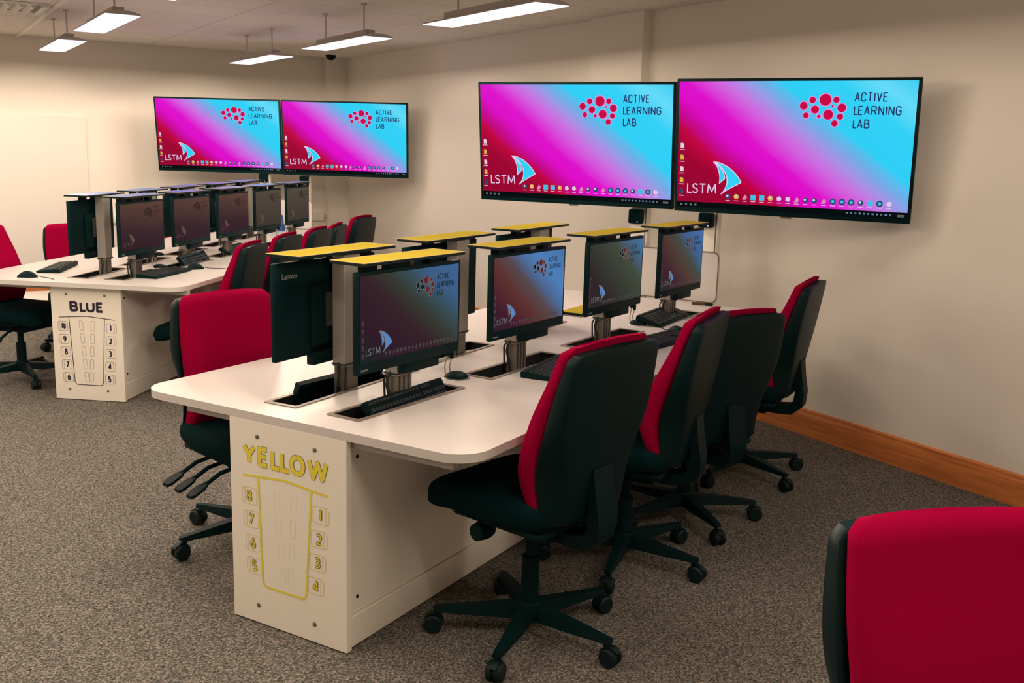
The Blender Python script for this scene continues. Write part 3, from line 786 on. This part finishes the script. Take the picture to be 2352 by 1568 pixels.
# ------------------------------------------------------------------ pop-up monitors
def make_lift(lid_mat, la, side, screen_mat, kind):
    """local x = screen right, -y = towards the person sitting there, origin on the floor under the slot"""
    t = thing('pop_up_monitor', '', 'monitor')
    lb = .142; zl = 1.2274 if lid_mat == 'yellow_laminate' else 1.232
    b = MB(); b.box(-la / 2, la / 2, -lb / 2, lb / 2, zl - .0105, zl - .002, bevel=.0012, seg=1)
    lid = b.build('lid', 'black_edge', t)
    b = MB(); b.box(-la / 2 + .001, la / 2 - .001, -lb / 2 + .001, lb / 2 - .001, zl - .002, zl, bevel=.0005, seg=1)
    b.build('lid_surface', lid_mat, lid)
    b = MB(); o_ = [(-la / 2, -lb / 2), (la / 2, -lb / 2), (la / 2, lb / 2), (-la / 2, lb / 2)]; i_ = [(x_ * (1 - .006 / la), y_ * (1 - .006 / lb)) for x_, y_ in o_]
    b.merge(curve_bm([o_, i_], .0006), 0, Matrix.Translation((0, 0, zl - .0002))); b.build('lid_edging', 'lid_rim', lid, smooth=False)
    b = MB(); b.box(-.20, .16, -.035, .030, zl - .0155, zl - .0105); b.build('lid_plate', 'aluminium', lid, smooth=False)
    cx = .03 * side
    b = MB(); b.box(cx - .046, cx + .046, .002, .056, .815, zl - .0155, bevel=.003, seg=1)
    b.build('column_sleeve', 'aluminium', t)
    b = MB(); b.box(cx - .039, cx + .039, .004, .050, .601, .820, bevel=.002, seg=1)
    co = b.build('column', 'column_grey', t)
    for k in range(3):
        b = MB(); b.box(cx - .033 + k * .024, cx - .025 + k * .024, .0025, .006, .602, .815); b.build('groove', 'plate_dark', co, smooth=False)
    b = MB(); b.box(cx - .049, cx + .049, .0005, .059, .822, .827); b.build('cable_tie', 'cable_black', t, smooth=False)
    b = MB(); xx = cx - side * .052
    b.tube([(xx + side * .016, .03, .835), (xx - side * .002, .034, .815), (xx - side * .003, .038, .785), (xx + side * .002, .03, .74), (xx + side * .006, .02, .66)], .006, 8)
    b.tube([(xx + side * .02, .046, .835), (xx + side * .008, .060, .80), (xx + side * .008, .056, .72), (xx + side * .012, .04, .66)], .004, 8)
    b.build('cable', 'cable_black', t)
    # monitor
    x0, x1, z0, z1 = -.266, .280, .868, 1.196
    b = MB(); b.box(x0, x1, -.042, -.022, z0, z1, bevel=.003); b.box(x0 + .13, x1 - .17, -.024, -.006, z0 + .03, z1 - .085, bevel=.008)
    mo = b.build('casing', 'monitor_black', t)
    b = MB(); w, h = MOS
    b.quad([(-w / 2, 0, -h / 2), (w / 2, 0, -h / 2), (w / 2, 0, h / 2), (-w / 2, 0, h / 2)])
    s = b.build('screen', screen_mat, t, ((x0 + x1) / 2, -.0434, z1 - .012 - h / 2), smooth=False, fixn=False)
    graphics(s, kind, MOS[0] / TVS[0])
    b = MB(); put_text(b, 'Lenovo', x0 + .018, x0 + .050, z0 + .010, z0 + .019, -.0426, .01); b.build('badge', 'grey_print', mo, smooth=False)
    if kind == 'dim':
        b = MB(); put_text(b, 'Lenovo', 0, .075, 0, .020, 0, .006)
        b.build('back_lettering', 'grey_print', mo, (x1 - .035, -.0214, z1 - .055), (0, 0, PI), smooth=False)
    b = MB(); b.box(cx - .05, cx + .14, -.036, -.004, z0 - .036, z0 + .006, bevel=.004); b.build('computer_unit', 'black_plastic', t)
    b = MB(); b.box(cx - .075, cx + .075, -.006, .003, .96, 1.08, bevel=.002); b.box(cx - .09, cx - .05, -.020, .003, .99, 1.05); b.build('mounting_plate', 'plate_dark', t)
    for xa, xb in ((-.215, -.16), (-.10, .005), (.11, .15)):
        b = MB(); b.box(xa, xb, -.034, .0, z1 - .004, zl - .0155); b.build('lid_bracket', 'black_plastic', t, smooth=False)
    return t
LP = {}
def lift_rz(k, side, a):
    th = DESK[k][2]
    return th + PI / 2 - a if side > 0 else th - PI / 2 - a
Y_SCR = ['monitor_picture_near', 'monitor_picture_bright', 'monitor_picture_olive', 'monitor_picture_far']
ordY = ['nearest the end panel', 'second from the end panel', 'third from the end panel', 'farthest from the end panel']
ordB = ['nearest the end panel', 'second from the end panel', 'third from the end panel', 'fourth from the end panel', 'farthest from the end panel']
protoY = {}
for side in (1, -1):
    for i in range(4):
        if side < 0 and i == 3: continue
        u, v, a = slot_pos('Y', side, i)
        if side not in protoY:
            o = protoY[side] = make_lift('yellow_laminate', .5348, side, Y_SCR[0], 'dim')
        else: o = copy_tree(protoY[side])
        o.location = D('Y', u, v, 0); o.rotation_euler = (0, 0, lift_rz('Y', side, a))
        if side > 0 and i:
            for ch in o.children:
                if ch.name.startswith('screen'): ch.data = ch.data.copy(); ch.data.materials[0] = MATS[Y_SCR[i]]
        tag(o, ('yellow-lidded monitor with visible screen, ' if side > 0 else 'yellow-lidded monitor with back to the camera, ') + ordY[i], 'monitor', 'monitors raised from the YELLOW desk')
protoB = {}
for side in (1, -1):
    for i in range(5):
        u, v, a = slot_pos('B', side, i)
        if side not in protoB: o = protoB[side] = make_lift('blue_laminate', .50, side, 'monitor_picture_maroon', 'faint')
        else: o = copy_tree(protoB[side])
        o.location = D('B', u, v, 0); o.rotation_euler = (0, 0, lift_rz('B', side, a))
        if side > 0 and i > 1:
            for ch in o.children:
                if ch.name.startswith('screen'): ch.data = ch.data.copy(); ch.data.materials[0] = MATS['monitor_picture_brown' if i > 2 else 'monitor_picture_maroon']
        tag(o, ('blue-lidded monitor with visible screen, ' if side > 0 else 'blue-lidded monitor with back to the camera, ') + ordB[i], 'monitor', 'monitors raised from the BLUE desk')
u, v, a = slot_pos('Y', -1, 3)
t = thing('closed_monitor_lid', 'yellow monitor lid lying shut, flush with the YELLOW desk top', 'monitor lid', D('Y', u, v, 0), lift_rz('Y', -1, a))
b = MB(); b.box(-.2674, .2674, -.062, .062, .7345, .7445, bevel=.001, seg=1); ld = b.build('lid', 'black_edge', t)
b = MB(); b.box(-.2664, .2664, -.061, .061, .7445, .7465, bevel=.0005, seg=1); b.build('lid_surface', 'yellow_laminate', ld)

# ------------------------------------------------------------------ keyboards and mice
def make_keyboard():
    t = thing('keyboard', '', 'keyboard')
    b = MB()
    b.rings([[(x, -.068, .003), (x, -.070, .010), (x, -.066, .015), (x, .066, .026), (x, .070, .022), (x, .069, .003)] for x in (-.222, .222)])
    b.build('case', 'black_plastic', t)
    b = MB()
    def z(y): return .0145 + (y + .066) / .132 * .011
    rows = [(-.052, .018), (-.033, .016), (-.014, .016), (.005, .016), (.024, .016), (.050, .013)]
    for r_, (y, d) in enumerate(rows):
        x = -.212
        nk = 15
        if r_ == 0:
            ks = [.022, .019, .022, .108, .022, .019, .022, .022]
        else: ks = [.0165] * nk
        for w in ks:
            b.rings([[(x, y, z(y)), (x + w, y, z(y)), (x + w, y + d, z(y + d)), (x, y + d, z(y + d))], [(x + .002, y + .002, z(y) + .006), (x + w - .002, y + .002, z(y) + .006), (x + w - .002, y + d - .002, z(y + d) + .006), (x + .002, y + d - .002, z(y + d) + .006)]])
            x += w + .0022
        x = .078
        for w in ([.0165] * 3 if r_ in (0, 3, 4, 5) else ([.0165] if r_ == 1 else [])):
            b.rings([[(x, y, z(y)), (x + w, y, z(y)), (x + w, y + d, z(y + d)), (x, y + d, z(y + d))], [(x + .002, y + .002, z(y) + .006), (x + w - .002, y + .002, z(y) + .006), (x + w - .002, y + d - .002, z(y + d) + .006), (x + .002, y + d - .002, z(y + d) + .006)]])
            x += w + .002
        x = .140
        for w in ([.0165] * 4 if r_ < 5 else []):
            b.rings([[(x, y, z(y)), (x + w, y, z(y)), (x + w, y + d, z(y + d)), (x, y + d, z(y + d))], [(x + .002, y + .002, z(y) + .006), (x + w - .002, y + .002, z(y) + .006), (x + w - .002, y + d - .002, z(y + d) + .006), (x + .002, y + d - .002, z(y + d) + .006)]])
            x += w + .002
    b.build('keys', 'key_black', t, smooth=False)
    b = MB()
    for x in (-.19, .19): b.box(x - .012, x + .012, .05, .064, 0, .005)
    b.build('feet', 'black_edge', t, smooth=False)
    return t
def kb_place(o, k, u, v, z, rz_local, rx, label):
    o.location = D(k, u, v, z); o.rotation_euler = (rx, 0, DESK[k][2] + rz_local); tag(o, label, 'keyboard', 'black keyboards')
kb0 = make_keyboard()
RS = PI / 2                          # right-hand seat: keyboard x runs along +u
KB = [('Y', 1.185, .345, .730, RS + .10, 0, 'flat black keyboard on the YELLOW desk beside the nearest red chair'),
      ('Y', 1.955, .455, .730, RS - .12, 0, 'flat black keyboard on the YELLOW desk showing between the first two chair backs'),
      ('Y', .437, .160, .694, RS + .02, .95, 'black keyboard tilted in the slot under the nearest YELLOW screen'),
      ('Y', 2.555, .225, .741, RS + .04, .22, 'black keyboard propped on the slot of the farthest YELLOW screen'),
      ('Y', .470, -.178, .704, -RS - .05, 1.15, 'black keyboard standing in the slot behind the nearest monitor column'),
      ('Y', 1.20, -.40, .730, -RS, 0, 'flat black keyboard on the far side of the YELLOW desk, behind the screens'),
      ('B', .47, .275, .730, RS - .05, 0, 'flat black keyboard before the nearest BLUE screen'),
      ('B', .50, -.47, .730, -RS + .28, 0, 'flat black keyboard at the left front of the BLUE desk'),
      ('B', 1.12, .185, .728, RS + .03, .85, 'black keyboard propped upright under the second BLUE screen'),
      ('B', 1.95, .155, .728, RS + .03, .35, 'black keyboard lying in the slot of the third BLUE screen')]
for i, (k, u, v, z, rz, rx, lab) in enumerate(KB):
    o = kb0 if i == 0 else copy_tree(kb0)
    kb_place(o, k, u, v, z, rz, rx, lab)
def make_mouse():
    t = thing('computer_mouse', '', 'mouse')
    rings = []
    for k in range(9):
        y = -.055 + .11 * k / 8; f = math.sin(PI * (k + .35) / 8.7)
        hw = .031 * (.35 + .65 * f ** .5); hz = .036 * f ** .7 * (1 - .15 * (k - 4) / 8) + .004
        rings.append([(hw * math.cos(q), y, max(0.0006, hz * math.sin(q))) for q in [PI * j / 8 for j in range(9)]])
    b = MB(); b.rings(rings); b.build('shell', 'black_plastic', t)
    b = MB(); b.lathe([(.007, -.003), (.008, 0), (.007, .003)], 12, (0, -.028, .028), 'x'); b.build('scroll_wheel', 'cable_grey', t)
    b = MB(); b.tube([(0, -.05, .012), (-.012, -.10, .004), (-.05, -.16, .0035), (-.09, -.19, .0035)], .0022, 6); b.build('cord', 'cable_black', t)
    return t
ms0 = make_mouse()
for i, (k, u, v, rz, lab) in enumerate([('Y', 2.23, .43, -2.0, 'black mouse on the YELLOW desk behind the nearest chair back'),
        ('B', .785, .335, 2.3, 'black mouse beside the keyboard of the nearest BLUE screen'),
        ('B', .08, -.415, 1.75, 'black mouse at the left front corner of the BLUE desk')]):
    o = ms0 if i == 0 else copy_tree(ms0)
    o.location = D(k, u, v, .7303); o.rotation_euler = (0, 0, DESK[k][2] + rz); tag(o, lab, 'mouse', 'black mice')
# pen and blue bag
t = thing('marker_pen', 'dark marker pen lying by the head panel of the YELLOW desk', 'pen', D('Y', 3.20, .20, .738), DESK['Y'][2] + .15)
b = MB(); b.lathe([(.003, -.062), (.0075, -.058), (.0075, .02)], 10, axis='x'); b.build('barrel', 'marker_brown', t)
b = MB(); b.lathe([(.0082, .02), (.0082, .058), (.006, .062)], 10, axis='x'); b.build('cap', 'black_edge', t)
b = MB()
rings = []
for k in range(8):
    z = .001 + .165 * k / 7; f = 1 - .55 * (k / 7) ** 2
    rings.append([((.075 * f + random.uniform(-.012, .012)) * math.cos(2 * PI * j / 14), (.05 * f + random.uniform(-.01, .01)) * math.sin(2 * PI * j / 14), z + (random.uniform(-.012, .012) if k > 5 else 0)) for j in range(14)])
b.rings(rings)
tag(b.build('plastic_bag', 'blue_bag', None, D('B', 3.80, -.185, .7305), (0, 0, DESK['B'][2])), 'crumpled bright blue bag standing between the far BLUE screens', 'bag')
# low white box on the floor beyond the left chair
t = thing('storage_box', 'low white box on the floor seen under the left end of the BLUE desk', 'box', (-4.22, 8.52, 0), .45)
b = MB(); b.box(-.34, .34, -.28, .28, .002, .19, bevel=.006); b.build('body', 'panel_white', t)
b = MB(); b.box(-.35, .35, -.29, .29, .191, .21, bevel=.006); b.build('box_lid', 'whiteboard', t)

# ------------------------------------------------------------------ office chairs
def superring(hw, hd, cx, cy, z, n=28, e=4.0):
    out = []
    for k in range(n):
        a = 2 * PI * k / n; c, s = math.cos(a), math.sin(a)
        out.append((cx + hw * math.copysign(abs(c) ** (2 / e), c), cy + hd * math.copysign(abs(s) ** (2 / e), s), z))
    return out
def interp(tab, t):
    n = len(tab)
    for i in range(n - 1):
        (a, va), (b_, vb) = tab[i], tab[i + 1]
        if t <= b_ or i == n - 2:
            h = b_ - a; f = min(1.0, max(0.0, (t - a) / h))
            ma_ = (vb - tab[i - 1][1]) / (b_ - tab[i - 1][0]) if i > 0 else (vb - va) / h
            mb_ = (tab[i + 2][1] - va) / (tab[i + 2][0] - a) if i < n - 2 else (vb - va) / h
            return (2 * f ** 3 - 3 * f ** 2 + 1) * va + (f ** 3 - 2 * f ** 2 + f) * h * ma_ + (-2 * f ** 3 + 3 * f ** 2) * vb + (f ** 3 - f ** 2) * h * mb_
ZB, ZT = .455, 1.02
def rear(z): return .245 + (z - ZB) / (ZT - ZB) * .085
FRONT = [(0, .172), (.12, .124), (.27, .099), (.52, .140), (.80, .212), (1, .252)]
HWID = [(0, .210), (.30, .220), (.50, .225), (.72, .224), (1, .209)]
REARW = [(0, .70), (.28, .74), (.42, .86), (.58, .97), (.75, 1.0), (1, 1.0)]
SPLIT = [(0, .205), (.3, .188), (.55, .222), (1, .290)]
def make_chair():
    t = thing('office_chair', '', 'chair')
    up = []                            # the parts above the gas lift, raised or lowered together
    # red front cushion
    rings = []; N = 30
    for k in range(N + 1):
        q = k / N; z = ZB + .012 + q * (ZT - ZB - .012)
        e = min(q, 1 - q) * (ZT - ZB); rnd = math.sqrt(max(0.0, 1 - (1 - min(1, e / .022)) ** 2))
        hw = (interp(HWID, q) - .010) - .020 * (1 - rnd)
        fy, by = interp(FRONT, q), interp(SPLIT, q)
        cy = by - (by - fy) * .5; hd = (by - fy) * .5 * (.50 + .50 * rnd)
        cy = by - hd
        r = []
        for p in superring(hw, hd, 0, cy, z, 32, 4.5):
            r.append((p[0], p[1] - .018 * (abs(p[0]) / .23) ** 2 * (1 if p[1] < cy else .3), p[2] - .014 * (p[0] / .22) ** 2 * (q ** 6)))
        rings.append(r)
    b = MB(); b.rings(rings); up.append(b.build('back_cushion', 'red_fabric', t, angle=60))
    # black outer shell
    rings = []
    for k in range(N + 1):
        q = k / N; z = ZB + q * (ZT - .018 - ZB)
        e = min(q, 1 - q) * (ZT - ZB); rnd = math.sqrt(max(0.0, 1 - (1 - min(1, e / .010)) ** 2))
        hw = interp(HWID, q) - .016 * (1 - rnd)
        fy, by = interp(SPLIT, q) - .004, rear(z)
        hd = (by - fy) * .5 * (.82 + .18 * rnd); cy = (by + fy) / 2
        kk = interp(REARW, q)
        rings.append([(p[0] * (1 - (1 - kk) * min(1, max(0, (p[1] - fy) / (by - fy)))), p[1] - .012 * (abs(p[0]) / .23) ** 2, p[2] - .012 * (p[0] / .22) ** 2 * (q ** 6)) for p in superring(hw, hd, 0, cy, z, 40, 12)])
    b = MB(); b.rings(rings); up.append(b.build('back_shell', 'black_shell', t, angle=40))
    # bracket that carries the back
    path = [(.262, .62), (.268, .54), (.276, .46), (.270, .405), (.235, .372), (.16, .366), (.02, .378)]
    rings = []
    for i, (y, z) in enumerate(path):
        a = Vector(path[max(i - 1, 0)]); c = Vector(path[min(i + 1, len(path) - 1)]); d = (c - a).normalized(); nx = Vector((-d.y, d.x)); h = (.010, .014, .022, .026, .024, .020, .016)[i]; w = .042 if i > 2 else .050
        A = Vector((y, z)) + nx * h; B = Vector((y, z)) - nx * h
        rings.append([(-w, A.x, A.y), (w, A.x, A.y), (w, B.x, B.y), (-w, B.x, B.y)])
    b = MB(); b.rings(rings); up.append(b.build('back_bracket', 'black_plastic', t, angle=50))
    # seat
    rings = []; M = 18
    for k in range(M + 1):
        q = k / M; y = -.300 + q * .516
        e = min(q, 1 - q) * .516; rnd = math.sqrt(max(0.0, 1 - (1 - min(1, e / .05)) ** 2))
        hw = interp([(0, .205), (.25, .242), (.6, .245), (1, .215)], q) * (.80 + .20 * rnd)
        ct = interp([(0, .448), (.25, .478), (.6, .476), (1, .486)], q); hh = .060 * (.25 + .75 * rnd)
        r = []
        for j in range(28):
            a = 2 * PI * j / 28; c, s = math.cos(a), math.sin(a)
            r.append((hw * math.copysign(abs(c) ** .5, c), y, ct - .008 + hh * math.copysign(abs(s) ** .62, s) - .010 * (1 - abs(c)) * (1 if s > 0 else 0)))
        rings.append(r)
    b = MB(); b.rings(rings); up.append(b.build('seat', 'black_fabric', t, angle=60))
    b = MB(); b.box(-.20, .20, -.17, .19, .405, .430, bevel=.010); up.append(b.build('seat_pan', 'black_plastic', t))
    b = MB(); b.box(-.085, .085, -.11, .13, .345, .408, bevel=.012); b.tube([(-.15, -.06, .385), (.15, -.06, .385)], .012, 10)
    b.lathe([(.0, .14), (.028, .142), (.032, .17), (.028, .205), (.0, .207)], 14, (0, -.06, .372), 'x')
    up.append(b.build('mechanism', 'black_plastic', t))
    for y in (.09, 0.0, -.09):
        b = MB(); b.tube([(-.10, y, .385), (-.20, y + .004, .368), (-.262, y + .008, .335)], .0085, 8)
        rings = [[(-.255 - .075 * q, y + .008 + w * .5 * sx, .338 - .034 * q + dz * .006) for sx, dz in ((-1, -1), (1, -1), (1, 1), (-1, 1))] for q, w in ((0, .02), (.25, .044), (.8, .050), (1, .034))]
        b.rings(rings); up.append(b.build('lever', 'black_plastic', t))
    for o in up: o['upper'] = 1
    b = MB(); b.lathe([(.030, .085), (.030, .26), (.026, .262), (.019, .262), (.019, .36)], 18); b.build('gas_lift', 'black_plastic', t)
    # base
    b = MB(); b.lathe([(.02, .062), (.046, .066), (.050, .10), (.040, .128), (.031, .13)], 20); hub = b.build('star_base', 'black_plastic', t)
    for k in range(5):
        a = 2 * PI * k / 5; M4 = Matrix.Rotation(a, 4, 'Z')
        b = MB()
        rings = [[(r, -w, z0), (r, w, z0), (r, w * .72, z1), (r, -w * .72, z1)] for r, w, z0, z1 in ((.025, .030, .070, .120), (.16, .024, .071, .106), (.285, .017, .074, .094), (.318, .014, .074, .090))]
        b.rings(rings); bmesh.ops.transform(b.bm, matrix=M4, verts=b.bm.verts); b.build('base_leg', 'black_plastic', hub)
        b = MB()
        b.tube([(.30, 0, .088), (.30, 0, .056)], .0085, 8)
        b.lathe([(.005, -.026), (.026, -.026), (.031, -.021), (.031, -.008), (.024, -.006), (.024, .006), (.031, .008), (.031, .021), (.026, .026), (.005, .026)], 20, (.318, 0, .0315), 'y')
        b.rings([[(.318 + r * math.cos(q), y, .0315 + r * math.sin(q)) for q in [math.radians(35 + 13 * j) for j in range(11)] for r in (.036,)] + [(.318 + .0325 * math.cos(q), y, .0315 + .0325 * math.sin(q)) for q in [math.radians(165 - 13 * j) for j in range(11)]] for y in (-.012, .012)])
        bmesh.ops.transform(b.bm, matrix=M4, verts=b.bm.verts); b.build('caster', 'black_edge', hub)
    return t
ch0 = make_chair()
def place_chair(o, loc, rz, base_rot, dz, label, group, recline=0.0):
    o.location = loc; o.rotation_euler = (0, 0, rz); tag(o, label, 'chair', group)
    for c in o.children:
        if c.get('upper'):
            c.location.z = dz
            if recline and (c.name.startswith('back_cushion') or c.name.startswith('back_shell')):
                c.rotation_euler = (-recline, 0, 0)
                y0, z0 = .25, .45
                c.location.y = y0 - (y0 * math.cos(recline) + z0 * math.sin(recline)); c.location.z = dz + z0 - (z0 * math.cos(recline) - y0 * math.sin(recline))
        elif c.name.startswith('star_base'): c.rotation_euler = (0, 0, base_rot - rz)
        elif c.name.startswith('gas_lift'): c.scale.z = 1 + dz / .36
R_ = math.radians
# key, u, v, turn, base angle measured from u towards v, top height, recline, label
CH = [('Y', .440, .657, 10, 24.5, 1.048, 0, 'red and black office chair nearest the camera on the right of the YELLOW desk'),
      ('Y', 1.183, .660, -6, 22, 1.029, 0, 'red and black office chair second along the right of the YELLOW desk'),
      ('Y', 1.765, .685, 25, 60, .978, 0, 'lower red and black office chair third along the right of the YELLOW desk'),
      ('Y', 2.532, .691, -3.6, 46, 1.020, 0, 'red and black office chair farthest along the YELLOW desk, beside the right wall'),
      ('Y', .520, -.665, 13, 196, .998, -.15, 'red-fronted office chair facing the camera across the left of the YELLOW desk'),
      ('B', .32, .636, -3, 10, .983, 0, 'red and black office chair nearest along the right of the BLUE desk'),
      ('B', .981, .634, 0, 40, .982, 0, 'red and black office chair second along the right of the BLUE desk'),
      ('B', 1.645, .642, 1, 15, .973, 0, 'red and black office chair third along the right of the BLUE desk'),
      ('B', 2.241, .60, -5, 30, .957, 0, 'red and black office chair fourth along the right of the BLUE desk'),
      ('B', 2.974, .632, 8, 50, .977, 0, 'red and black office chair farthest along the BLUE desk, by the far corner'),
      ('B', .410, -.702, 9, 278, 1.006, .03, 'red-fronted office chair cut off by the left edge of the photo'),
      ('B', 1.53, -.90, 50, 210, .917, 0, 'red-fronted office chair behind the nearest blue-lidded monitor back'),
      ('B', 2.74, -.90, 39, 200, 1.038, 0, 'red-fronted office chair glimpsed between the two nearest BLUE screens')]
for i, (k, u, v, turn, ba, ztop, rec, lab) in enumerate(CH):
    o = ch0 if i == 0 else copy_tree(ch0)
    th = DESK[k][2]
    rz = th + (-PI / 2 if v > 0 else PI / 2) - R_(turn)
    place_chair(o, D(k, u, v), rz, th + PI / 2 - R_(ba), ztop - 1.02, lab, 'chairs at the YELLOW desk' if k == 'Y' else 'chairs at the BLUE desk', rec)
o = copy_tree(ch0)
place_chair(o, (.812, 1.335, 0), .2, .3, -.008, 'red-fronted office chair filling the lower right corner, cut off by the photo', None)
if 'group' in o: del o['group']
